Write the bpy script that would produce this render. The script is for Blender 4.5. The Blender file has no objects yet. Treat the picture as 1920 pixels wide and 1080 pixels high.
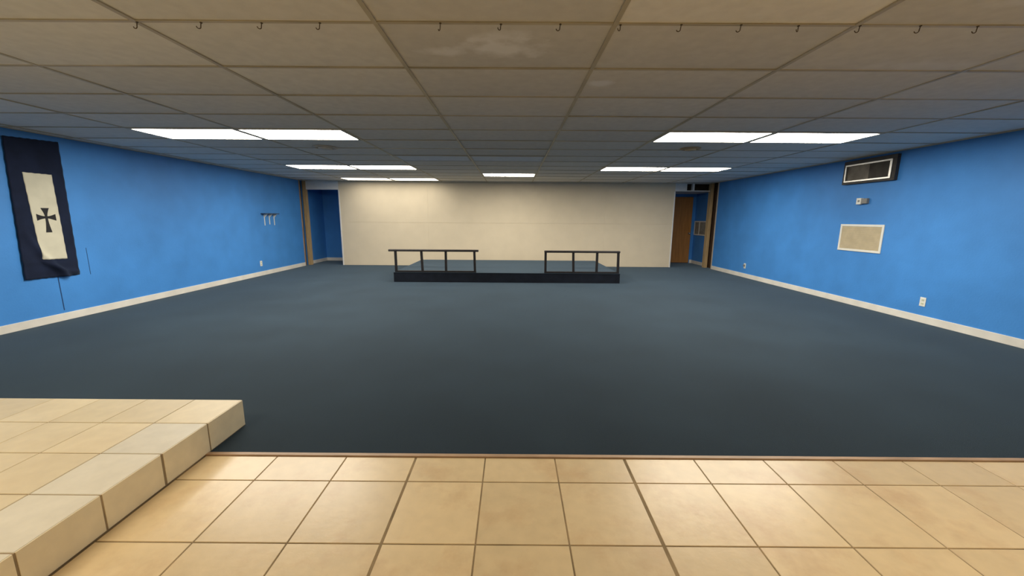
import bpy, bmesh, math, random
from mathutils import Matrix, Vector
random.seed(7)
S = bpy.context.scene
C = S.collection

# ------------------------------------------------------------------ sizes
EYE = 1.32635            # camera height
ZC = 2.2971              # underside of the ceiling grid
XL, XR, YF = -5.7517, 5.443, 10.9966
YB = -4.0                # wall behind the camera
CX, CY, CW, CD = -0.70775, 2.18844, 1.22, 0.61     # ceiling grid
TS, TX, TY, YC = 0.38943, -0.14613, 1.79446, 2.0037  # floor tiles, carpet edge
YR = 12.15               # back of the two recesses

# ------------------------------------------------------------------ materials
def s2l(c):
    return tuple(((v / 255) / 12.92 if v / 255 <= 0.04045 else ((v / 255 + 0.055) / 1.055) ** 2.4) for v in c)

def mat(name, col, rough=0.6, var=0.06, scale=8.0, bump=0.0, bscale=120.0, metal=0.0, spec=0.5, sheen=0.0, coat=0.0,
        col2=None, stretch=(1, 1, 1)):
    m = bpy.data.materials.new(name); m.use_nodes = True
    nt = m.node_tree; N = nt.nodes; L = nt.links
    b = N['Principled BSDF']
    tc = N.new('ShaderNodeTexCoord'); mp = N.new('ShaderNodeMapping'); mp.inputs['Scale'].default_value = stretch
    L.new(tc.outputs['Object'], mp.inputs['Vector'])
    n = N.new('ShaderNodeTexNoise'); n.inputs['Scale'].default_value = scale; n.inputs['Detail'].default_value = 5
    L.new(mp.outputs[0], n.inputs['Vector'])
    r = N.new('ShaderNodeValToRGB')
    c2 = col2 if col2 else tuple(max(0, v * (1 - 2 * var)) for v in col)
    c1 = tuple(min(1, v * (1 + (0 if col2 else var))) for v in col)
    r.color_ramp.elements[0].position = 0.3; r.color_ramp.elements[1].position = 0.7
    r.color_ramp.elements[0].color = (*c2, 1); r.color_ramp.elements[1].color = (*c1, 1)
    L.new(n.outputs['Fac'], r.inputs['Fac']); L.new(r.outputs['Color'], b.inputs['Base Color'])
    b.inputs['Roughness'].default_value = rough; b.inputs['Metallic'].default_value = metal
    b.inputs['Specular IOR Level'].default_value = spec
    if sheen:
        b.inputs['Sheen Weight'].default_value = sheen; b.inputs['Sheen Roughness'].default_value = 0.5; b.inputs['Sheen Tint'].default_value = (0.52, 0.76, 1.0, 1)
    if bump:
        n2 = N.new('ShaderNodeTexNoise'); n2.inputs['Scale'].default_value = bscale; n2.inputs['Detail'].default_value = 3
        L.new(mp.outputs[0], n2.inputs['Vector'])
        bp = N.new('ShaderNodeBump'); bp.inputs['Strength'].default_value = bump; bp.inputs['Distance'].default_value = 0.004
        L.new(n2.outputs['Fac'], bp.inputs['Height']); L.new(bp.outputs[0], b.inputs['Normal'])
    return m

def tile_mat(name, base, blotch, lo=0.84, hi=1.06, rough=0.42, bscale=2.4, amount=0.75, spec=0.5):
    """one tone per tile (face attribute tile_tone) and cloudy brown blotches"""
    m = mat(name, base, rough=rough, var=0.03, scale=14, bump=0.12, bscale=30, spec=spec)
    nt = m.node_tree; N = nt.nodes; L = nt.links; b = N['Principled BSDF']
    src = b.inputs['Base Color'].links[0].from_socket
    at = N.new('ShaderNodeAttribute'); at.attribute_name = 'tile_tone'
    mr = N.new('ShaderNodeMapRange'); mr.clamp = False; mr.inputs['To Min'].default_value = lo; mr.inputs['To Max'].default_value = hi
    L.new(at.outputs['Fac'], mr.inputs['Value'])
    mx = N.new('ShaderNodeMix'); mx.data_type = 'RGBA'; mx.blend_type = 'MULTIPLY'; mx.inputs['Factor'].default_value = 1
    L.new(src, mx.inputs['A']); L.new(mr.outputs[0], mx.inputs['B'])
    tc = N.new('ShaderNodeTexCoord')
    n = N.new('ShaderNodeTexNoise'); n.inputs['Scale'].default_value = bscale; n.inputs['Detail'].default_value = 7
    n.inputs['Roughness'].default_value = 0.65
    L.new(tc.outputs['Object'], n.inputs['Vector'])
    mr2 = N.new('ShaderNodeMapRange'); mr2.inputs['From Min'].default_value = 0.5; mr2.inputs['From Max'].default_value = 0.8
    mr2.inputs['To Max'].default_value = amount
    L.new(n.outputs['Fac'], mr2.inputs['Value'])
    mx2 = N.new('ShaderNodeMix'); mx2.data_type = 'RGBA'
    mx2.inputs['B'].default_value = (*blotch, 1)
    L.new(mr2.outputs[0], mx2.inputs['Factor']); L.new(mx.outputs['Result'], mx2.inputs['A'])
    L.new(mx2.outputs['Result'], b.inputs['Base Color'])
    return m

def emit_mat(name, col, strength):
    m = bpy.data.materials.new(name); m.use_nodes = True
    b = m.node_tree.nodes['Principled BSDF']
    b.inputs['Base Color'].default_value = (0.8, 0.8, 0.8, 1)
    b.inputs['Emission Color'].default_value = (*col, 1); b.inputs['Emission Strength'].default_value = strength
    return m

BLUE = (0.060, 0.265, 0.690)
M = {}
M['blue'] = mat('blue_paint', BLUE, rough=0.55, var=0.05, scale=2.5, bump=0.25, bscale=45, spec=0.35)
M['cream'] = mat('cream_paint', (0.73, 0.63, 0.465), rough=0.6, var=0.02, scale=3, bump=0.08, bscale=60, spec=0.3)
M['white_paint'] = mat('white_paint', (0.78, 0.77, 0.74), rough=0.5, var=0.03)
M['base'] = mat('baseboard_paint', (0.80, 0.77, 0.70), rough=0.45, var=0.05, scale=5)
M['ceil'] = tile_mat('ceiling_board', (0.84, 0.82, 0.76), (0.80, 0.75, 0.65), lo=0.94, hi=1.04, rough=0.9, bscale=0.7, amount=0.4, spec=0.2)
M['tbar'] = mat('aged_grid_bar', (0.56, 0.50, 0.36), rough=0.5, var=0.10, scale=3)
M['floor_tile'] = tile_mat('ceramic_tile', (0.83, 0.66, 0.40), (0.58, 0.35, 0.17), lo=0.88, hi=1.04, rough=0.33, bscale=3.0, amount=0.75)
M['step_tile'] = tile_mat('step_ceramic_tile', (0.86, 0.745, 0.51), (0.70, 0.56, 0.36), lo=0.94, hi=1.04, rough=0.45, bscale=2.0, amount=0.5)
M['pale_tile'] = tile_mat('pale_edge_tile', (0.86, 0.81, 0.67), (0.80, 0.73, 0.57), lo=0.92, hi=1.04, rough=0.45, bscale=2.0, amount=0.4)
M['grout'] = mat('grout', (0.34, 0.25, 0.14), rough=0.9, var=0.2, scale=6)
M['carpet'] = mat('slate_carpet', (0.0085, 0.0155, 0.023), rough=0.95, var=0.22, scale=1.3, bump=0.5, bscale=400, spec=0.15, sheen=0.25)
M['stage_carpet'] = mat('stage_carpet', (0.010, 0.017, 0.025), rough=0.95, var=0.10, scale=3, bump=0.5, bscale=400, spec=0.15, sheen=0.25)
M['fascia'] = mat('dark_fascia', (0.012, 0.016, 0.026), rough=0.8, var=0.15, scale=6, spec=0.2)
M['rail'] = mat('black_rail_paint', (0.014, 0.011, 0.013), rough=0.5, var=0.2, scale=10)
M['rail_top'] = mat('lighter_rail_top', (0.030, 0.026, 0.028), rough=0.4, var=0.2, scale=10)  # a little lighter than the posts and bottom rail
M['wood'] = mat('pine_wood', (0.50, 0.35, 0.18), rough=0.6, var=0.12, scale=6, stretch=(6, 6, 0.6))
M['red_wood'] = mat('brown_wood_edge', (0.40, 0.24, 0.15), rough=0.6, var=0.15, scale=6, stretch=(6, 6, 0.6))
M['pale_wood'] = mat('pale_wood_edge', (0.58, 0.48, 0.38), rough=0.6, var=0.12, scale=6, stretch=(6, 6, 0.6))
M['slot'] = mat('slot_shade', (0.07, 0.035, 0.016), rough=0.8, var=0.15)  # slot backing coloured dark to stand for the shade in the gap
M['strip'] = mat('threshold_wood', (0.52, 0.35, 0.22), rough=0.5, var=0.15, scale=5, stretch=(1, 6, 6))
M['dark_void'] = mat('dark_cavity', (0.07, 0.05, 0.035), rough=0.9, var=0.2)
M['door'] = mat('orange_wood_door', (0.42, 0.19, 0.05), rough=0.45, var=0.10, scale=4, stretch=(5, 5, 0.5))
M['navy'] = mat('navy_cloth', (0.010, 0.016, 0.042), rough=0.9, var=0.15, scale=6, bump=0.3, bscale=250, sheen=0.1, spec=0.2)
M['banner_white'] = mat('ivory_cloth', (0.66, 0.63, 0.50), rough=0.9, var=0.05, scale=5, bump=0.3, bscale=200, spec=0.2)
M['cross'] = mat('charcoal_cloth', (0.020, 0.020, 0.024), rough=0.9, var=0.1)
M['steel'] = mat('brushed_steel', (0.62, 0.61, 0.58), rough=0.35, var=0.06, metal=0.9)
M['duct'] = mat('dark_duct_frame', (0.045, 0.040, 0.036), rough=0.6, var=0.2)
M['grille_dark'] = mat('grey_grille', (0.36, 0.33, 0.28), rough=0.7, var=0.15)
M['grille_mid'] = mat('dark_grille', (0.13, 0.12, 0.105), rough=0.7, var=0.15)
M['grille_tan'] = mat('tan_louvre', (0.56, 0.47, 0.31), rough=0.6, var=0.06)
M['plastic'] = mat('white_plastic', (0.80, 0.80, 0.74), rough=0.4, var=0.02)
M['plastic_in'] = mat('ivory_plastic', (0.66, 0.68, 0.52), rough=0.4, var=0.03)
M['grey'] = mat('grey_plastic', (0.22, 0.22, 0.21), rough=0.5, var=0.05)
M['shelf'] = mat('dark_shelf', (0.035, 0.055, 0.11), rough=0.4, var=0.1)
M['seam'] = mat('open_seam', (0.012, 0.055, 0.17), rough=0.9, var=0.1)
M['wire'] = mat('rusty_wire', (0.13, 0.095, 0.05), rough=0.5, var=0.2, metal=0.5)
M['disc'] = mat('disc_paint', (0.62, 0.56, 0.46), rough=0.6, var=0.04)
M['disc_tan'] = mat('tan_disc_paint', (0.52, 0.40, 0.24), rough=0.6, var=0.06)
M['unlit'] = mat('unlit_diffuser', (0.84, 0.90, 0.96), rough=0.85, var=0.02, spec=0.15)
M['fix'] = mat('fixture_enamel', (0.70, 0.68, 0.62), rough=0.8, var=0.02, spec=0.2)
M['lamp'] = emit_mat('lit_diffuser', (1.0, 0.93, 0.80), 20.0)
M['lamp_near'] = emit_mat('lit_near_diffuser', (1.0, 0.93, 0.80), 25.0)
M['lamp_dim'] = emit_mat('lit_dimmed_diffuser', (1.0, 0.93, 0.80), 4.8)  # turned down to soften the hot spot on the end wall
M['lamp_added'] = emit_mat('added_warm_diffuser', (1.0, 0.84, 0.62), 12.0)  # for the added panels behind the camera

# whitish paint smears on the ceiling boards, each with its own ragged outline
def add_smears(m, spots):
    nt = m.node_tree; N = nt.nodes; L = nt.links; b = N['Principled BSDF']
    tc = N.new('ShaderNodeTexCoord'); nz = N.new('ShaderNodeTexNoise'); nz.inputs['Scale'].default_value = 9; nz.inputs['Detail'].default_value = 4
    L.new(tc.outputs['Object'], nz.inputs['Vector'])
    for (x, y, rx, ry, k) in spots:
        src = b.inputs['Base Color'].links[0].from_socket
        mp = N.new('ShaderNodeMapping'); mp.vector_type = 'TEXTURE'
        mp.inputs['Location'].default_value = (x, y, ZC); mp.inputs['Scale'].default_value = (rx, ry, 1)
        L.new(tc.outputs['Object'], mp.inputs['Vector'])
        ln = N.new('ShaderNodeVectorMath'); ln.operation = 'LENGTH'; L.new(mp.outputs[0], ln.inputs[0])
        ad = N.new('ShaderNodeMath'); ad.operation = 'MULTIPLY_ADD'; ad.inputs[1].default_value = 1.8
        L.new(nz.outputs['Fac'], ad.inputs[0]); L.new(ln.outputs['Value'], ad.inputs[2])
        mr = N.new('ShaderNodeMapRange'); mr.inputs['From Min'].default_value = 1.2; mr.inputs['From Max'].default_value = 1.9
        mr.inputs['To Min'].default_value = k; mr.inputs['To Max'].default_value = 0
        L.new(ad.outputs[0], mr.inputs['Value'])
        mx = N.new('ShaderNodeMix'); mx.data_type = 'RGBA'; mx.inputs['B'].default_value = (0.97, 0.97, 0.97, 1)
        L.new(mr.outputs[0], mx.inputs['Factor']); L.new(src, mx.inputs['A']); L.new(mx.outputs['Result'], b.inputs['Base Color'])
add_smears(M['ceil'], [(-0.07, 2.50, 0.30, 0.15, 0.9), (-0.40, 2.56, 0.20, 0.07, 0.7), (0.63, 3.08, 0.10, 0.10, 0.9), (-0.08, 2.36, 0.2, 0.09, 0.7),
                       (2.6, 2.72, 0.5, 0.10, 0.4), (2.35, 1.98, 0.25, 0.05, 0.35)])

# ------------------------------------------------------------------ mesh helpers
def box(bm, x0, x1, y0, y1, z0, z1, mi=0):
    vs = [bm.verts.new(p) for p in ((x0, y0, z0), (x1, y0, z0), (x1, y1, z0), (x0, y1, z0), (x0, y0, z1), (x1, y0, z1), (x1, y1, z1), (x0, y1, z1))]
    fs = []
    for q in ((3, 2, 1, 0), (4, 5, 6, 7), (0, 1, 5, 4), (1, 2, 6, 5), (2, 3, 7, 6), (3, 0, 4, 7)):
        f = bm.faces.new([vs[i] for i in q]); f.material_index = mi; fs.append(f)
    return vs

def tube(bm, pts, r, n=8):
    rings = []
    for i, p in enumerate(pts):
        p = Vector(p); a = Vector(pts[max(i - 1, 0)]); b = Vector(pts[min(i + 1, len(pts) - 1)])
        t = (b - a).normalized(); u = t.orthogonal().normalized()
        if abs(t.y) < 0.9: u = (Vector((0, 1, 0)) - t * t.y).normalized()
        v = t.cross(u)
        rings.append([bm.verts.new(p + r * (math.cos(2 * math.pi * k / n) * u + math.sin(2 * math.pi * k / n) * v)) for k in range(n)])
    for a, b in zip(rings, rings[1:]):
        for k in range(n): bm.faces.new((a[k], a[(k + 1) % n], b[(k + 1) % n], b[k]))
    bm.faces.new(list(reversed(rings[0]))); bm.faces.new(rings[-1])

def lathe(bm, prof, n=32, axis='z', at=(0, 0, 0)):
    """prof: (radius, height) pairs, turned round the axis"""
    rings = []
    for r, h in prof:
        ring = []
        for k in range(n):
            a = 2 * math.pi * k / n; c, s = r * math.cos(a), r * math.sin(a)
            p = {'z': (c, s, h), 'x': (h, c, s), 'y': (c, h, s)}[axis]
            ring.append(bm.verts.new(Vector(p) + Vector(at)))
        rings.append(ring)
    for a, b in zip(rings, rings[1:]):
        for k in range(n): bm.faces.new((a[k], a[(k + 1) % n], b[(k + 1) % n], b[k]))
    bm.faces.new(rings[0]); bm.faces.new(rings[-1])

def obj(name, bm, mats, parent=None, loc=(0, 0, 0), bevel=0.0, smooth=False, recalc=True):
    if recalc: bmesh.ops.recalc_face_normals(bm, faces=bm.faces)
    me = bpy.data.meshes.new(name); bm.to_mesh(me); bm.free()
    for m in (mats if isinstance(mats, (list, tuple)) else [mats]): me.materials.append(m)
    o = bpy.data.objects.new(name, me); C.objects.link(o); o.location = loc
    if parent: o.parent = parent
    if smooth:
        for p in me.polygons: p.use_smooth = True
    if bevel:
        md = o.modifiers.new('edge', 'BEVEL'); md.width = bevel; md.segments = 2; md.limit_method = 'ANGLE'
    return o

def bobj(name, m, boxes, parent=None, bevel=0.0, loc=(0, 0, 0)):
    bm = bmesh.new()
    for b in boxes: box(bm, *b)
    return obj(name, bm, m, parent, loc, bevel, recalc=False)

def thing(name, label, cat, loc=(0, 0, 0), group=None):
    o = bpy.data.objects.new(name, None); C.objects.link(o); o.location = loc; o.empty_display_size = 0.1
    return tag(o, label, cat, group)

def tag(o, label, cat, group=None):
    o['label'] = label; o['category'] = cat
    if group: o['group'] = group
    return o

def struct(o, label=None, cat=None):
    o['kind'] = 'structure'
    if label: tag(o, label, cat)
    return o

def dup(root, loc, label):
    r = root.copy(); C.objects.link(r); r.location = loc; r['label'] = label
    for ch in list(root.children):
        c = ch.copy(); C.objects.link(c); c.parent = r
        for g in list(ch.children):
            d = g.copy(); C.objects.link(d); d.parent = c
    return r

def set_tone(o, tones):
    at = o.data.attributes.new('tile_tone', 'FLOAT', 'FACE')
    for i, t in enumerate(tones): at.data[i].value = t

def tile_field(name, mats, cells, z0, z1, bev=0.004, extra=None):
    """a bed of grout and on it one bevelled tile per cell (x0, x1, y0, y1, tone, material)"""
    bm = bmesh.new(); tones = []
    for (x0, x1, y0, y1, t, mi) in cells:
        lo = [bm.verts.new(p) for p in ((x0, y0, z0), (x1, y0, z0), (x1, y1, z0), (x0, y1, z0))]
        hi = [bm.verts.new(p) for p in ((x0 + bev, y0 + bev, z1), (x1 - bev, y0 + bev, z1), (x1 - bev, y1 - bev, z1), (x0 + bev, y1 - bev, z1))]
        f = bm.faces.new(hi); f.material_index = mi; tones.append(t)
        for k in range(4):
            f = bm.faces.new((lo[k], lo[(k + 1) % 4], hi[(k + 1) % 4], hi[k])); f.material_index = mi; tones.append(t)
    if extra:
        for e in extra:
            n0 = len(bm.faces); box(bm, *e); tones += [0.5] * (len(bm.faces) - n0)
    o = obj(name, bm, mats, recalc=False)
    set_tone(o, tones)
    return o

# ------------------------------------------------------------------ floor
gap = {2: 0.0065, -1: 0.005}
cells = []
for i in range(-16, 16):
    for j in range(-15, 1):
        x0, x1 = TX + TS * i, TX + TS * (i + 1); y0, y1 = TY + TS * j, TY + TS * (j + 1)
        y1 = min(y1, YC - 0.004); x0 = max(x0, XL); x1 = min(x1, XR); y0 = max(y0, YB)
        if x1 - x0 < 0.03 or y1 - y0 < 0.03: continue
        if i == -5: continue
        if i == -4: x0 = -1.7185
        cells.append((x0 + gap.get(i, 0.0023), x1 - gap.get(i + 1, 0.0023), y0 + 0.0023, y1 - 0.0023, random.random(), 0))
struct(tile_field('floor', [M['floor_tile'], M['grout']], cells, -0.004, 0.0, 0.002, [(XL, XR, YB, YC, -0.12, -0.0022, 1)]),
       'beige square ceramic tile floor in front of the dark carpet', 'floor')
struct(bobj('floor_carpet', M['carpet'], [(XL - 0.1, XR + 0.2, YC + 0.022, YR, -0.12, 0.0)]), 'dark slate blue carpet covering the hall floor', 'floor')
struct(bobj('trim_1', M['strip'], [(XL, XR, YC - 0.002, YC + 0.024, -0.02, 0.007)], bevel=0.002), 'thin brown wooden strip between tiles and carpet', 'trim')

# ------------------------------------------------------------------ walls
def wall(name, m, boxes, label=None): return struct(bobj(name, m, boxes), label, 'wall' if label else None)
LE, RE = 10.78, 10.66                     # where the side walls end
wl = wall('wall_left', M['blue'], [(XL - 0.12, XL, YB, LE, -0.1, ZC + 0.1)], 'blue painted side wall with the navy banner')
wr = wall('wall_right', M['blue'], [(XR, XR + 0.12, YB, RE, -0.1, ZC + 0.1)], 'blue painted side wall with the two air vents')
bobj('panel_seam', M['seam'], [(XL - 0.01, XL + 0.0015, 4.877, 4.888, 0.13, 0.56)], wl)['label'] = 'dark open seam under the banner'
bobj('panel_seam', M['seam'], [(XL - 0.01, XL + 0.001, 5.266, 5.273, 0.54, 0.90)], wl)['label'] = 'short dark seam beside the banner'
struct(bobj('wall_behind', M['cream'], [(XL - 0.12, XR + 0.12, YB - 0.12, YB, -0.1, ZC + 0.1)]))
# cream end wall of wide boards with thin open joints, doorways either side
CL, CR = -4.782, 4.425
seam_z = 1.198
bx = [(CL, CR, YF + 0.012, YF + 0.12, 0, ZC + 0.1)]
xs = [CL, -2.35, 0.09, 2.53, CR]
for a, b in zip(xs, xs[1:]):
    bx += [(a + 0.0006, b - 0.0006, YF, YF + 0.012, 0.004, seam_z - 0.0015), (a + 0.0006, b - 0.0006, YF, YF + 0.012, seam_z + 0.0015, ZC + 0.1)]
wall('wall_end', M['cream'], bx, 'cream end wall of wide boards behind the low stage')
struct(bobj('trim_2', M['white_paint'], [(CL - 0.012, CL + 0.022, YF - 0.006, YF + 0.125, 0, 2.07)], bevel=0.002), 'white corner trim on cream wall at the empty blue doorway', 'trim')
struct(bobj('trim_3', M['white_paint'], [(CR - 0.022, CR + 0.012, YF - 0.006, YF + 0.125, 0, 2.08)], bevel=0.002), 'white corner trim on cream wall beside the orange wooden door', 'trim')
# headers over the doorways
HZL, HZR = 2.072, 2.088
wall('wall_header_left', M['white_paint'], [(XL, CL, YF, YF + 0.12, HZL, ZC + 0.1)], 'greyish white header above the empty blue doorway')
wall('wall_header_right', M['white_paint'], [(CR, 4.74, YF, YF + 0.12, HZR, ZC + 0.1), (4.74, XR - 0.07, YF, YF + 0.12, HZR, 2.112), (4.895, 4.945, YF, YF + 0.10, 2.112, ZC + 0.1),
     (4.74, XR - 0.07, YF, YF + 0.12, 2.292, ZC + 0.1)], 'unfinished white header with open dark holes above the orange door')
# dark space behind the holes
wall('wall_cavity', M['dark_void'], [(4.60, XR + 0.1, YF + 0.45, YF + 0.5, HZR + 0.02, ZC + 0.1), (4.55, 4.60, YF + 0.12, YF + 0.5, HZR + 0.02, ZC + 0.1), (XR + 0.1, XR + 0.15, YF - 0.1, YF + 0.5, HZR + 0.02, ZC + 0.1)])
# left recess
RXL, RXR = -5.785, 5.55
struct(bobj('wall_recess_left', M['blue'], [(RXL - 0.1, RXL, YF - 0.02, YR + 0.1, -0.1, ZC + 0.1), (RXL, -3.6, YR, YR + 0.1, -0.1, ZC + 0.1), (-3.6, -3.5, YF + 0.12, YR + 0.1, -0.1, ZC + 0.1)]), 'dark blue walls inside the empty doorway', 'wall')
struct(bobj('wall_recess_right', M['blue'], [(RXR, RXR + 0.1, RE, YR + 0.1, -0.1, ZC + 0.1), (5.475, RXR, YR, YR + 0.1, -0.1, ZC + 0.1), (3.4, 4.63, YR, YR + 0.1, -0.1, ZC + 0.1),
     (4.63, 5.475, YR + 0.05, YR + 0.1, -0.1, ZC + 0.1), (4.63, 5.475, YR, YR + 0.1, 2.01, ZC + 0.1), (3.3, 3.4, YF + 0.12, YR + 0.1, -0.1, ZC + 0.1)]), 'dark blue walls around the orange door', 'wall')
struct(bobj('ceiling_recess_left', M['ceil'], [(RXL, -3.6, YF + 0.12, YR, ZC, ZC + 0.05)]))
struct(bobj('ceiling_recess_right', M['ceil'], [(3.4, RXR, YF + 0.12, YR, HZR, HZR + 0.02)]))
# baseboards
BH = 0.095
def baseb(name, boxes, label): struct(bobj(name, M['base'], boxes, bevel=0.003), label, 'baseboard')
baseb('baseboard_left', [(XL, XL + 0.014, 2.36, LE, 0, BH)], 'cream baseboard under the wall with the banner')
baseb('baseboard_right', [(XR - 0.014, XR, YC + 0.03, RE, 0, BH)], 'cream baseboard under the wall with the vents')
baseb('baseboard_recess_left', [(RXL, RXL + 0.014, YF + 0.09, YR, 0, BH), (RXL, -3.6, YR - 0.014, YR, 0, BH)], 'pale baseboard inside the empty blue doorway')
baseb('baseboard_recess_right', [(RXR - 0.014, RXR, YF + 0.09, YR, 0, BH), (5.475, RXR, YR - 0.014, YR, 0, BH + 0.01)], 'pale baseboard beside the orange door')
# bare wood at the ends of the side walls, dark backing as shade in the slots
struct(bobj('trim_4', M['red_wood'], [(XL - 0.12, XL + 0.012, LE, LE + 0.020, 0, ZC)], bevel=0.002), 'brown wood edge closing the wall with the banner', 'trim')
struct(bobj('trim_5', M['pale_wood'], [(XL - 0.10, XL + 0.008, LE + 0.020, LE + 0.045, 0, ZC)], bevel=0.002), 'pale wood strip beside the dark slot at the empty doorway', 'trim')
struct(bobj('trim_6', M['slot'], [(XL - 0.12, -5.80, LE + 0.045, YF - 0.02, 0, ZC)]), 'dark brown backing as shade in the slot between wall end and doorpost, empty doorway', 'trim')
struct(bobj('trim_7', M['wood'], [(-5.766, -5.672, YF - 0.02, YF + 0.085, 0, ZC)], bevel=0.003), 'light pine doorpost of the empty blue doorway', 'trim')
struct(bobj('trim_8', M['pale_wood'], [(XR - 0.008, XR + 0.10, RE, RE + 0.05, 0, ZC)], bevel=0.002), 'pale wood strip closing the wall with the vents', 'trim')
struct(bobj('trim_9', M['slot'], [(5.505, 5.56, RE + 0.05, YF + 0.085, 0, ZC)]), 'dark brown backing as shade in the slot between wall end and doorpost, orange door side', 'trim')
struct(bobj('trim_10', M['wood'], [(5.375, 5.452, YF - 0.06, YF + 0.085, 0, ZC)], bevel=0.003), 'light pine doorpost beside the orange wooden door', 'trim')
# the door in the right recess
d = struct(bobj('door_1', M['door'], [(4.635, 5.455, YR - 0.005, YR + 0.035, 0.012, 2.0)], bevel=0.003), 'plain orange brown wooden door in the dark recess', 'door')
bm = bmesh.new(); lathe(bm, [(0.030, 0), (0.030, -0.008), (0.012, -0.012), (0.012, -0.035), (0.024, -0.042), (0.028, -0.055), (0.022, -0.068), (0.004, -0.072)], 20, 'y', (5.405, YR - 0.005, 0.915))
obj('knob', bm, M['steel'], d, smooth=True)['label'] = 'round metal door knob'
struct(bobj('trim_11', M['white_paint'], [(5.456, 5.48, YR - 0.012, YR + 0.04, 0, 2.03), (4.61, 4.634, YR - 0.012, YR + 0.04, 0, 2.03)]), 'narrow frame edge of the orange door', 'trim').data.materials[0] = M['blue']

# ------------------------------------------------------------------ ceiling
tones = []; cells = []
i0, i1 = -5, 6; j0, j1 = -11, 15
bm = bmesh.new()
for i in range(i0, i1):
    for j in range(j0, j1):
        x0, x1 = max(CX + CW * i, XL), min(CX + CW * (i + 1), XR); y0, y1 = max(CY + CD * j, YB), min(CY + CD * (j + 1), YF)
        if x1 - x0 < 0.01 or y1 - y0 < 0.01: continue
        za, zb, zc_, zd = [ZC + 0.005 + random.uniform(0, 0.004) for _ in range(4)]
        f = bm.faces.new([bm.verts.new(p) for p in ((x0, y0, za), (x0, y1, zb), (x1, y1, zc_), (x1, y0, zd))])
        tones.append({(1, -1): 2.2, (0, 0): -0.6, (0, -1): -0.4, (-1, -1): 0.2, (2, -1): -0.3, (1, 0): -0.2, (-1, 0): 0.4}.get((i, j), random.random()))
n0 = len(bm.faces); box(bm, XL, XR, YB, YF, ZC + 0.06, ZC + 0.1); tones += [0.5] * 6
o = obj('ceiling', bm, M['ceil'], recalc=False); set_tone(o, tones)
struct(o, 'suspended ceiling of stained off-white boards', 'ceiling')
bm = bmesh.new()
for i in range(i0, i1 + 1):
    x = CX + CW * i
    if XL < x < XR: box(bm, x - 0.012, x + 0.012, YB, YF, ZC, ZC + 0.006)
for j in range(j0, j1 + 1):
    y = CY + CD * j
    if YB < y < YF:
        for i in range(i0, i1):
            x0, x1 = max(CX + CW * i + 0.0125, XL), min(CX + CW * (i + 1) - 0.0125, XR)
            if x1 > x0: box(bm, x0, x1, y - 0.010, y + 0.010, ZC + 0.001, ZC + 0.006)
for (a, b, c, e) in ((XL, XL + 0.02, YB, LE), (XR - 0.02, XR, YB, RE), (XL, XR, YF - 0.02, YF)):
    box(bm, a, b, c, e, ZC - 0.001, ZC + 0.004)
struct(obj('trim_12', bm, M['tbar'], recalc=False), 'aged metal grid bars holding the ceiling boards', 'trim')

# ------------------------------------------------------------------ ceiling lights
def make_light(label, lamp, loc, group):
    t = thing('ceiling_light', label, 'ceiling light', loc, group)
    w, d_ = CW - 0.030, CD - 0.026
    bm = bmesh.new(); b = 0.022
    for (x0, x1, y0, y1) in ((0, w, 0, b), (0, w, d_ - b, d_), (0, b, b, d_ - b), (w - b, w, b, d_ - b)):
        box(bm, x0, x1, y0, y1, -0.003, 0.05)
    obj('frame', bm, M['fix'], t, (0.015, 0.013, 0), recalc=False)
    bm = bmesh.new()
    n = 14; x0, x1, y0, y1 = b, w - b, b, d_ - b          # slightly pillowed lens
    g = [[bm.verts.new((x0 + (x1 - x0) * i / n, y0 + (y1 - y0) * j / 6, 0.004 - 0.004 * (1 - (2 * i / n - 1) ** 2) * (1 - (2 * j / 6 - 1) ** 2))) for j in range(7)] for i in range(n + 1)]
    for i in range(n):
        for j in range(6): bm.faces.new((g[i][j], g[i][j + 1], g[i + 1][j + 1], g[i + 1][j]))
    obj('diffuser', bm, lamp, t, (0.015, 0.013, 0), smooth=True, recalc=False)
    return t
GL = 'lit fluorescent ceiling panels'
LZ = ZC - 0.0005
def cell(i, j): return (CX + CW * i, CY + CD * j, LZ)
lights = [(-3, 4, 'large lit ceiling panel nearest the banner, banner-side half of its pair'),
          (-2, 4, 'large lit ceiling panel beside the off-white disc, second from the banner'),
          (2, 4, 'large lit ceiling panel above the tan disc, on the centre side of its pair'),
          (3, 4, 'large lit ceiling panel closest to the wall with the air vents'),
          (-3, 9, 'lit panel in the middle row, banner-wall half of its pair'),
          (-2, 9, 'lit panel in the middle row beside the unlit grey panels'),
          (2, 9, 'lit panel of the far pair on the vent side, half toward the centre'),
          (3, 9, 'lit panel of the far pair on the vent side, half toward the vent wall'),
          (-3, 13, 'lit panel touching the cream wall, half near the empty doorway'),
          (-2, 13, 'lit panel touching the cream wall, half near the room centre'),
          (0, 11, 'single lit ceiling panel above the low stage')]
first = dim = near = None
for (i, j, lab) in lights:
    y = cell(i, j) if j != 13 else (CX + CW * i, CY + CD * 13 - 0.05, LZ)
    if j == 4:
        if near is None: near = make_light(lab, M['lamp_near'], y, GL)
        else: dup(near, y, lab)
    elif j == 13:
        if dim is None: dim = make_light(lab, M['lamp_dim'], y, GL)
        else: dup(dim, y, lab)
    elif first is None: first = make_light(lab, M['lamp'], y, GL)
    else: dup(first, y, lab)
u = make_light('unlit grey ceiling panel beside the middle row of lit panels', M['unlit'], cell(-1, 7), 'unlit grey ceiling panels')
dup(u, cell(0, 7), 'unlit grey ceiling panel in front of the single lit panel')
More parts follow.
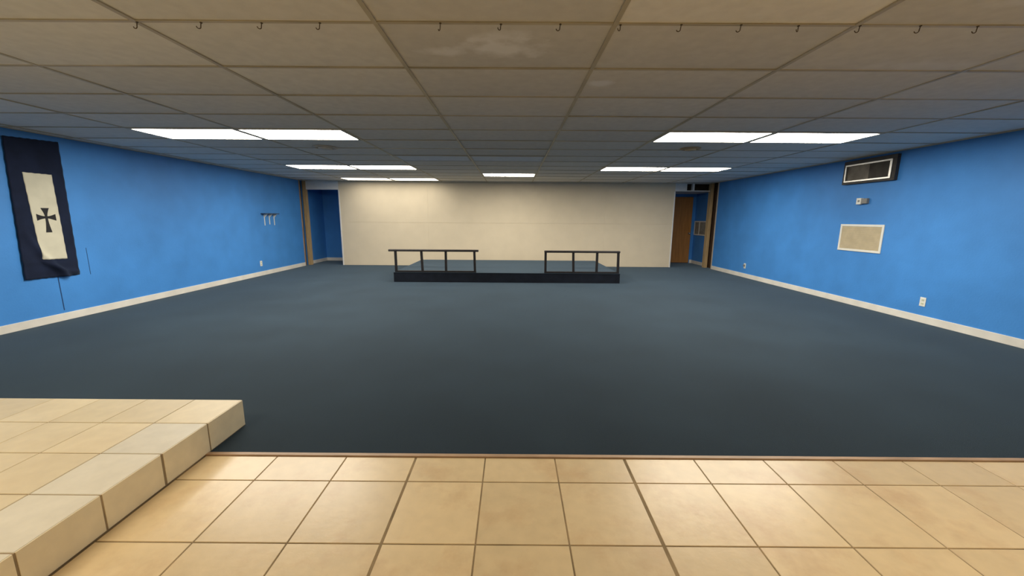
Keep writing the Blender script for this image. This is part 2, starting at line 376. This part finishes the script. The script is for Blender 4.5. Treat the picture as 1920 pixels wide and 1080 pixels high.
# two unseen warm panels added behind the camera to light the tiled entrance
added_lamp = None
for i, lab in ((-2, 'unseen warm ceiling panel added over the tiled step'), (2, 'unseen warm ceiling panel added over the tiles by the vent wall')):
    if added_lamp is None: added_lamp = make_light(lab, M['lamp_added'], cell(i, -3), 'added unseen warm panels over the entrance')
    else: dup(added_lamp, cell(i, -3), lab)

# round discs in the ceiling
def disc(label, m, x, y, r):
    t = thing('round_ceiling_vent', label, 'ceiling vent', (x, y, ZC + 0.004))
    bm = bmesh.new(); lathe(bm, [(r, 0), (r, -0.006), (r * 0.93, -0.014), (r * 0.72, -0.016), (r * 0.70, -0.008), (r * 0.5, -0.006)], 40); obj('rim', bm, m, t, smooth=True)
    bm = bmesh.new(); lathe(bm, [(r * 0.56, -0.006), (r * 0.56, -0.020), (r * 0.50, -0.026), (r * 0.1, -0.028)], 40); obj('cover', bm, m, t, smooth=True)
disc('round off-white disc in the ceiling beside the banner-side lit panels', M['disc'], -2.66, 5.78, 0.165)
disc('round tan disc in the ceiling behind the vent-side lit panels', M['disc_tan'], 2.46, 5.70, 0.135)

# hooks along the near cross bar
hx = [-1.925, -1.60, -1.291, -0.994, -0.379, -0.073, 0.227, 0.534, 0.839, 1.141, 1.435, 1.741, 2.045, 2.334]
words = ['first', 'second', 'third', 'fourth', 'fifth', 'sixth', 'seventh', 'eighth', 'ninth', 'tenth', 'eleventh', 'twelfth', 'thirteenth', 'fourteenth']
hk = None
for k, x in enumerate(hx):
    lab = 'small wire hook under the near ceiling bar, %s from the banner side' % words[k]
    loc = (x, CY - 0.003 * (x + 0.7) / 2, ZC + 0.001)
    if hk is None:
        bm = bmesh.new()
        pts = [(0.006, 0, 0), (0.004, 0, -0.012), (0.003, 0, -0.020)] + [(-0.006 + 0.009 * math.cos(a), 0, -0.022 + 0.009 * math.sin(a)) for a in [-0.2 - 0.42 * q for q in range(8)]]
        tube(bm, pts, 0.0022, 8); lathe(bm, [(0.006, 0), (0.006, -0.003)], 10, 'z', (0.006, 0, 0))
        hk = tag(obj('ceiling_hook', bm, M['wire'], None, loc, smooth=True), lab, 'hook', 'wire hooks under the near ceiling bar')
    else:
        h = hk.copy(); C.objects.link(h); h.location = loc; h['label'] = lab; h.rotation_euler = (0, 0, random.uniform(-0.9, 0.9))

# ------------------------------------------------------------------ tiled step, front left
SZ, SX, SY, ST = 0.172, -1.727, 2.335, 0.291
cells = []
xs = [SX - 0.300 * k for k in range(0, 15)]
for k in range(14):
    x1, x0 = xs[k], max(xs[k + 1], XL)
    if x1 - x0 < 0.03: continue
    for j in range(20):
        y1 = SY - ST * j; y0 = SY - ST * (j + 1)
        mi = 2 if (k == 0 and j > 0) else 0
        g0 = 0.0022
        cells.append((x0 + g0, x1 - (0.0 if k == 0 else g0), y0 + g0, y1 - (0.0 if j == 0 else g0), random.random(), mi))
yb_ = SY - ST * 20
bm = bmesh.new(); tones = []
o = tile_field('tiled_step', [M['step_tile'], M['grout'], M['pale_tile']], cells, SZ - 0.004, SZ, 0.002, [(XL + 0.001, SX + 0.0022, yb_, SY + 0.0022, 0.0, SZ - 0.0030, 1)])
tag(o, 'raised step clad in beige tiles at the carpet edge', 'step')
# riser tiles on the side and the far end
def riser(name, n, horizontal):
    bm = bmesh.new(); tones = []
    for j in range(n):
        if horizontal: a, b_ = SX - 0.3 * j - 0.0025, max(SX - 0.3 * (j + 1) + 0.0025, XL + 0.003); box(bm, b_, a, SY - 0.005, SY + 0.004, 0.004, SZ - 0.002)
        else:
            w = 0.004 if j != 2 else 0.009
            a, b_ = SY + (0.004 if j == 0 else 0) - ST * j - w, SY - ST * (j + 1) + 0.004; box(bm, SX - 0.005, SX + 0.004, b_, a, 0.004, SZ - 0.002)
        tones += [random.random()] * 6
    r = obj(name, bm, M['step_tile'], o, bevel=0.0015, recalc=False); set_tone(r, tones); return r
riser('side_riser', 20, False); riser('end_riser', 14, True)

# ------------------------------------------------------------------ stage
SX0, SX1, SY0, SY1, SH = -2.489, 2.243, 8.098, 10.66, 0.205
t = thing('stage', 'low dark carpeted stage before the cream wall', 'stage', (0, 0, 0))
bobj('deck', M['stage_carpet'], [(SX0, SX1, SY0, SY1, SH - 0.012, SH)], t, bevel=0.005)
bobj('front_fascia', M['fascia'], [(SX0 + 0.002, SX1 - 0.002, SY0 + 0.004, SY0 + 0.03, 0, SH - 0.012)], t)['label'] = 'near-black front board'
bobj('side_fascia', M['fascia'], [(SX0 + 0.002, SX0 + 0.03, SY0 + 0.03, SY1, 0, SH - 0.012)], t)
bobj('side_fascia', M['fascia'], [(SX1 - 0.03, SX1 - 0.002, SY0 + 0.03, SY1, 0, SH - 0.012)], t)
bobj('back_fascia', M['fascia'], [(SX0 + 0.03, SX1 - 0.03, SY1 - 0.03, SY1, 0, SH - 0.012)], t)
for (xa, xb, posts, ba, bb, lab, zt) in (
        (-2.578, -0.712, (-2.437, -1.895, -1.394, -0.795), -2.46, -0.775, 'black four-post rail with overhanging ends on the banner-side stage edge', 0.682),
        (0.655, 2.222, (0.685, 1.262, 1.754, 2.196), 0.665, 2.216, 'shorter black four-post rail on the stage edge nearer the vents', 0.676)):
    r = thing('stage_rail', lab, 'railing', (0, SY0 + 0.035, SH), 'black rails on the stage front')
    bm = bmesh.new(); box(bm, xa, xb, -0.045, 0.045, zt - 0.042 - SH, zt - SH)
    obj('top_rail', bm, M['rail_top'], r, bevel=0.008, recalc=False)
    bobj('bottom_rail', M['rail'], [(ba, bb, -0.017, 0.017, 0.0, 0.036)], r, bevel=0.003)
    for k, px in enumerate(posts):
        bm = bmesh.new(); vs = box(bm, px - 0.023, px + 0.023, -0.023, 0.023, 0.0, zt - 0.042 - SH)
        lean = [(-0.006, 0.0), (-0.012, 0.010), (0, 0), (-0.008, 0.006)][k]
        for v in vs[:4]: v.co.x += lean[1]
        for v in vs[4:]: v.co.x += lean[0] * 0.5
        obj('post', bm, M['rail'], r, bevel=0.003, recalc=False)

# ------------------------------------------------------------------ banner on the left wall
def bl(q, u, v):   # corners TL, TR, BR, BL as (y, z)
    a = [q[0][k] * (1 - u) + q[1][k] * u for k in (0, 1)]; b = [q[3][k] * (1 - u) + q[2][k] * u for k in (0, 1)]
    return [a[k] * (1 - v) + b[k] * v for k in (0, 1)]
BQ = [(4.600, 2.205), (5.162, 2.235), (5.132, 0.556), (4.534, 0.573)]
def drape(y, z):
    """how far the cloth stands off the wall: soft vertical waves and a slack fold at the bottom"""
    u = (y - 4.56) / 0.6; v = (2.22 - z) / 1.66
    d_ = 0.014 + 0.004 * math.sin(u * 9 + v * 2) * v + 0.004 * math.sin(u * 4 + 1)
    # fold running from the near edge down to the middle of the hem
    fy = 4.60 + 0.36 * max(0, (v - 0.62) / 0.38) ** 1.3
    if v > 0.6: d_ += 0.045 * (v - 0.6) / 0.4 * math.exp(-((y - fy) / 0.045) ** 2)
    zz = 0.76 - 0.16 * math.sin(max(0, min(1, (y - 4.75) / 0.36)) * math.pi / 2)
    d_ += 0.028 * math.exp(-((z - zz) / 0.028) ** 2) * (1 if 4.74 < y < 5.1 else 0.2)
    return d_
def sheet(q, off, thick, nu, nv, parent, name, m, ragged=0.0):
    bm = bmesh.new(); F, B = [], []
    for i in range(nu + 1):
        F.append([]); B.append([])
        for j in range(nv + 1):
            y, z = bl(q, i / nu, j / nv)
            if ragged:
                y += ragged * math.sin(j * 0.9) * (1 if i in (0, nu) else 0); z += ragged * math.sin(i * 1.3) * (1 if j in (0, nv) else 0)
            x = XL + drape(y, z) + off
            F[-1].append(bm.verts.new((x, y, z))); B[-1].append(bm.verts.new((x - thick, y, z)))
    for i in range(nu):
        for j in range(nv):
            bm.faces.new((F[i][j], F[i][j + 1], F[i + 1][j + 1], F[i + 1][j])); bm.faces.new((B[i][j], B[i + 1][j], B[i + 1][j + 1], B[i][j + 1]))
    for i in range(nu):
        bm.faces.new((F[i][0], F[i + 1][0], B[i + 1][0], B[i][0])); bm.faces.new((F[i][nv], B[i][nv], B[i + 1][nv], F[i + 1][nv]))
    for j in range(nv):
        bm.faces.new((F[0][j], B[0][j], B[0][j + 1], F[0][j + 1])); bm.faces.new((F[nu][j], F[nu][j + 1], B[nu][j + 1], B[nu][j]))
    return obj(name, bm, m, parent, smooth=True)
ban = thing('wall_banner', 'long navy cloth banner with white panel and dark cross hanging on blue wall', 'banner', (0, 0, 0))
sheet(BQ, 0, 0.004, 36, 80, ban, 'cloth', M['navy'], 0.002)
pan = sheet([(4.716, 1.822), (5.017, 1.822), (5.015, 0.779), (4.738, 0.793)], 0.003, 0.003, 20, 60, ban, 'panel', M['banner_white'], 0.0015)
pan['label'] = 'ivory cloth panel'
# flared cross: arms widen outwards, the lower arm is longest
cy_, cz_ = 4.871, 1.302
prof = []
def arm(cy0, cz0, dy, dz, ln, w0, w1): # quads of a flaring arm
    py, pz = -dz, dy
    return [(cy0 + dy * s * ln + py * w, cz0 + dz * s * ln + pz * w) for s, w in ((0, w0), (1, w1))], [(cy0 + dy * s * ln - py * w, cz0 + dz * s * ln - pz * w) for s, w in ((0, w0), (1, w1))]
bm = bmesh.new()
for (dy, dz, ln, w1) in ((1, 0.0, 0.100, 0.040), (-1, 0.0, 0.100, 0.040), (0, 1, 0.112, 0.043), (0, -1, 0.182, 0.032)):
    n = 8
    L_, R_ = [], []
    for s in range(n + 1):
        f = s / n; w = 0.013 + (w1 - 0.013) * max(0, (f - 0.15) / 0.85) ** 1.5
        for lst, sg in ((L_, 1), (R_, -1)):
            y = cy_ + dy * f * ln - sg * dz * w; z = cz_ + dz * f * ln + sg * dy * w
            x = XL + drape(y, z) + 0.0065 + 0.0002 * abs(dy)
            lst.append((bm.verts.new((x, y, z)), bm.verts.new((x - 0.003, y, z))))
    for s in range(n):
        a, b_, c_, e_ = L_[s], L_[s + 1], R_[s + 1], R_[s]
        bm.faces.new((a[0], b_[0], c_[0], e_[0])); bm.faces.new((e_[1], c_[1], b_[1], a[1]))
        bm.faces.new((a[0], a[1], b_[1], b_[0])); bm.faces.new((e_[0], c_[0], c_[1], e_[1]))
    bm.faces.new((L_[-1][0], L_[-1][1], R_[-1][1], R_[-1][0])); bm.faces.new((L_[0][0], R_[0][0], R_[0][1], L_[0][1]))
obj('cross', bm, M['cross'], pan)['label'] = 'charcoal flared cross'

# ------------------------------------------------------------------ small shelf on the left wall
sh = thing('wall_shelf', 'small dark shelf on three white brackets on the blue wall', 'shelf', (XL, 9.33, 1.39))
bobj('board', M['shelf'], [(0, 0.105, -0.27, 0.28, 0.0, 0.018)], sh, bevel=0.002)
for k, yy in enumerate((-0.155, 0.03, 0.215)):
    bm = bmesh.new(); box(bm, 0, 0.006, yy - 0.013, yy + 0.013, -0.260 + 0.02 * (k % 2), 0); box(bm, 0.006, 0.085, yy - 0.012, yy + 0.012, -0.008, 0)
    vs = [bm.verts.new(p) for p in ((0.006, yy - 0.005, -0.09), (0.006, yy + 0.005, -0.09), (0.075, yy + 0.005, -0.008), (0.075, yy - 0.005, -0.008), (0.006, yy - 0.005, -0.008), (0.006, yy + 0.005, -0.008))]
    for q in ((0, 1, 2, 3), (0, 3, 4), (1, 5, 2), (0, 4, 5, 1), (3, 2, 5, 4)): bm.faces.new([vs[i] for i in q])
    obj('bracket', bm, M['plastic'], sh, bevel=0.001)

# ------------------------------------------------------------------ outlets
def outlet(label, x, y, z, side, plug=False):
    t = thing('power_outlet', label, 'outlet', (x, y, z), 'wall outlets')
    a, b_ = (0, 0.006 * side); 
    bobj('cover_plate', M['plastic'], [(min(a, b_), max(a, b_), -0.038, 0.038, -0.060, 0.060)], t, bevel=0.0025)
    for dz in (-0.024, 0.024):
        bm = bmesh.new(); x0, x1 = sorted((0.005 * side, 0.009 * side)); box(bm, x0, x1, -0.017, 0.017, dz - 0.014, dz + 0.014)
        s_ = obj('socket', bm, M['plastic_in'], t, bevel=0.004, recalc=False)
        x0, x1 = sorted((0.0085 * side, 0.0096 * side))
        bobj('slot', M['grey'], [(x0, x1, -0.008, -0.005, dz - 0.005, dz + 0.006), (x0, x1, 0.005, 0.008, dz - 0.005, dz + 0.006)], s_)
    return t
outlet('white outlet low on the wall below the small dark shelf', XL, 8.89, 0.276, 1)
outlet('white outlet low on the wall below the tan louvred vent', XR, 5.092, 0.275, -1)
ot = outlet('white outlet with dark plug far along the vent wall near the orange door', XR, 9.14, 0.27, -1)
bobj('plug', M['grey'], [(-0.042, -0.0085, -0.020, 0.012, -0.004, 0.030)], ot, bevel=0.004)['label'] = 'dark plug'

# ------------------------------------------------------------------ right wall: two vents and a sensor
# upper vent: dark box frame, bright inner frame, grille in a dark and a grey half
v1 = thing('air_vent', 'steel air vent in dark frame high on blue wall under the ceiling', 'air vent', (XR, 0, 0))
y0, y1, z0, z1 = 5.745, 6.640, 1.902, 2.262
fr = 0.055
bobj('outer_frame', M['duct'], [(-0.05, 0, y0, y1, z0, z0 + 0.03), (-0.05, 0, y0, y1, z1 - fr, z1), (-0.05, 0, y0, y0 + fr, z0 + 0.03, z1 - fr), (-0.05, 0, y1 - 0.035, y1, z0 + 0.03, z1 - fr)], v1, bevel=0.003)['label'] = 'dark metal outer frame'
a0, a1, c0, c1 = y0 + fr + 0.002, y1 - 0.037, z0 + 0.032, z1 - fr - 0.002
w = 0.024
bobj('inner_frame', M['steel'], [(-0.058, -0.01, a0, a1, c0, c0 + w), (-0.058, -0.01, a0, a1, c1 - w, c1), (-0.058, -0.01, a0, a0 + w + 0.012, c0 + w, c1 - w), (-0.058, -0.01, a1 - w, a1, c0 + w, c1 - w)], v1, bevel=0.002)['label'] = 'bright steel inner frame'
mid = (a0 + a1) / 2 + 0.0
for (p0, p1, m_, la) in ((a0 + w + 0.013, mid - 0.006, M['grille_mid'], 'dark half of the grille'), (mid - 0.006, a1 - w - 0.001, M['grille_dark'], 'grey half of the grille')):
    bm = bmesh.new(); n = 22
    box(bm, -0.012, -0.008, p0, p1, c0 + w, c1 - w)
    for k in range(n):
        yy = p0 + (p1 - p0) * (k + 0.5) / n; box(bm, -0.030, -0.012, yy - 0.0022, yy + 0.0022, c0 + w, c1 - w)
    obj('grille', bm, m_, v1, recalc=False)['label'] = la
# lower vent: white frame with tan louvres
v2 = thing('air_vent', 'white framed return vent with tan louvres on the blue wall', 'air vent', (XR, 0, 0))
y0, y1, z0, z1 = 5.808, 6.580, 0.850, 1.272; w = 0.034
bobj('frame', M['plastic'], [(-0.012, 0, y0, y1, z0, z0 + w), (-0.012, 0, y0, y1, z1 - w, z1), (-0.012, 0, y0, y0 + w, z0 + w, z1 - w), (-0.012, 0, y1 - w, y1, z0 + w, z1 - w)], v2, bevel=0.002)
bm = bmesh.new(); n = 20; box(bm, -0.003, 0, y0 + w, y1 - w, z0 + w, z1 - w)
for k in range(n):
    zz = z0 + w + (z1 - z0 - 2 * w) * (k + 0.5) / n; h = (z1 - z0 - 2 * w) / n * 0.42
    vs = box(bm, -0.011, -0.002, y0 + w + 0.001, y1 - w - 0.001, zz - h, zz + h)
    for v in vs:
        if v.co.x < -0.006: v.co.z -= 0.005
obj('louvres', bm, M['grille_tan'], v2, recalc=False)['label'] = 'tan horizontal louvres'
# sensor between them
sn = thing('wall_sensor', 'small grey and white sensor box between the two wall vents', 'sensor', (XR, 0, 0))
bobj('case', M['grey'], [(-0.040, 0, 6.135, 6.235, 1.588, 1.668)], sn, bevel=0.006)
bobj('face_plate', M['plastic'], [(-0.045, 0, 6.237, 6.318, 1.580, 1.676)], sn, bevel=0.004)
bobj('lens', M['grey'], [(-0.047, -0.044, 6.255, 6.290, 1.615, 1.645)], sn, bevel=0.001)
# vent inside the right recess
v3 = thing('air_vent', 'pale framed vent with two dark halves inside the orange door recess', 'air vent', (RXR, 0, 0))
y0, y1, z0, z1 = 11.36, 12.12, 0.868, 1.29; w = 0.035; md_ = 11.80
bobj('frame', M['base'], [(-0.015, 0, y0, y1, z0, z0 + w), (-0.015, 0, y0, y1, z1 - w, z1), (-0.015, 0, y0, y0 + w, z0 + w, z1 - w), (-0.015, 0, y1 - w, y1, z0 + w, z1 - w), (-0.015, 0, md_ - 0.015, md_ + 0.015, z0 + w, z1 - w)], v3, bevel=0.002)
for (p0, p1) in ((y0 + w, md_ - 0.015), (md_ + 0.015, y1 - w)):
    bm = bmesh.new(); n = 14; box(bm, -0.003, 0, p0, p1, z0 + w, z1 - w)
    for k in range(n):
        zz = z0 + w + (z1 - z0 - 2 * w) * (k + 0.5) / n; box(bm, -0.011, -0.003, p0, p1, zz - 0.004, zz + 0.004)
    obj('grille', bm, M['grille_dark'], v3, recalc=False)

# ------------------------------------------------------------------ camera
f, pi_, ya, ro = 733.771, 0.175747, -0.0014627, -0.0068212
F = Vector((math.sin(ya) * math.cos(pi_), math.cos(ya) * math.cos(pi_), -math.sin(pi_)))
R = Vector((math.cos(ya), -math.sin(ya), 0)); D = F.cross(R)
R2 = math.cos(ro) * R + math.sin(ro) * D; D2 = -math.sin(ro) * R + math.cos(ro) * D
cam = bpy.data.cameras.new('camera'); co = bpy.data.objects.new('camera', cam); C.objects.link(co)
cam.sensor_fit = 'HORIZONTAL'; cam.sensor_width = 36; cam.lens = f / 1920 * 36; cam.clip_start = 0.05
m = Matrix.Identity(4)
for k, v in enumerate((R2, -D2, -F)):
    for q in range(3): m[q][k] = v[q]
m.translation = (0, 0, EYE); co.matrix_world = m
S.camera = co

# ------------------------------------------------------------------ world and view
w_ = bpy.data.worlds.new('world'); S.world = w_; w_.use_nodes = True
w_.node_tree.nodes['Background'].inputs['Color'].default_value = (0.05, 0.055, 0.06, 1)
w_.node_tree.nodes['Background'].inputs['Strength'].default_value = 0.3
vs = S.view_settings; vs.view_transform = 'Standard'; vs.look = 'None'; vs.gamma = 1; vs.use_curve_mapping = False; vs.exposure = 0.40
S.cycles.max_bounces = 16; S.cycles.diffuse_bounces = 10
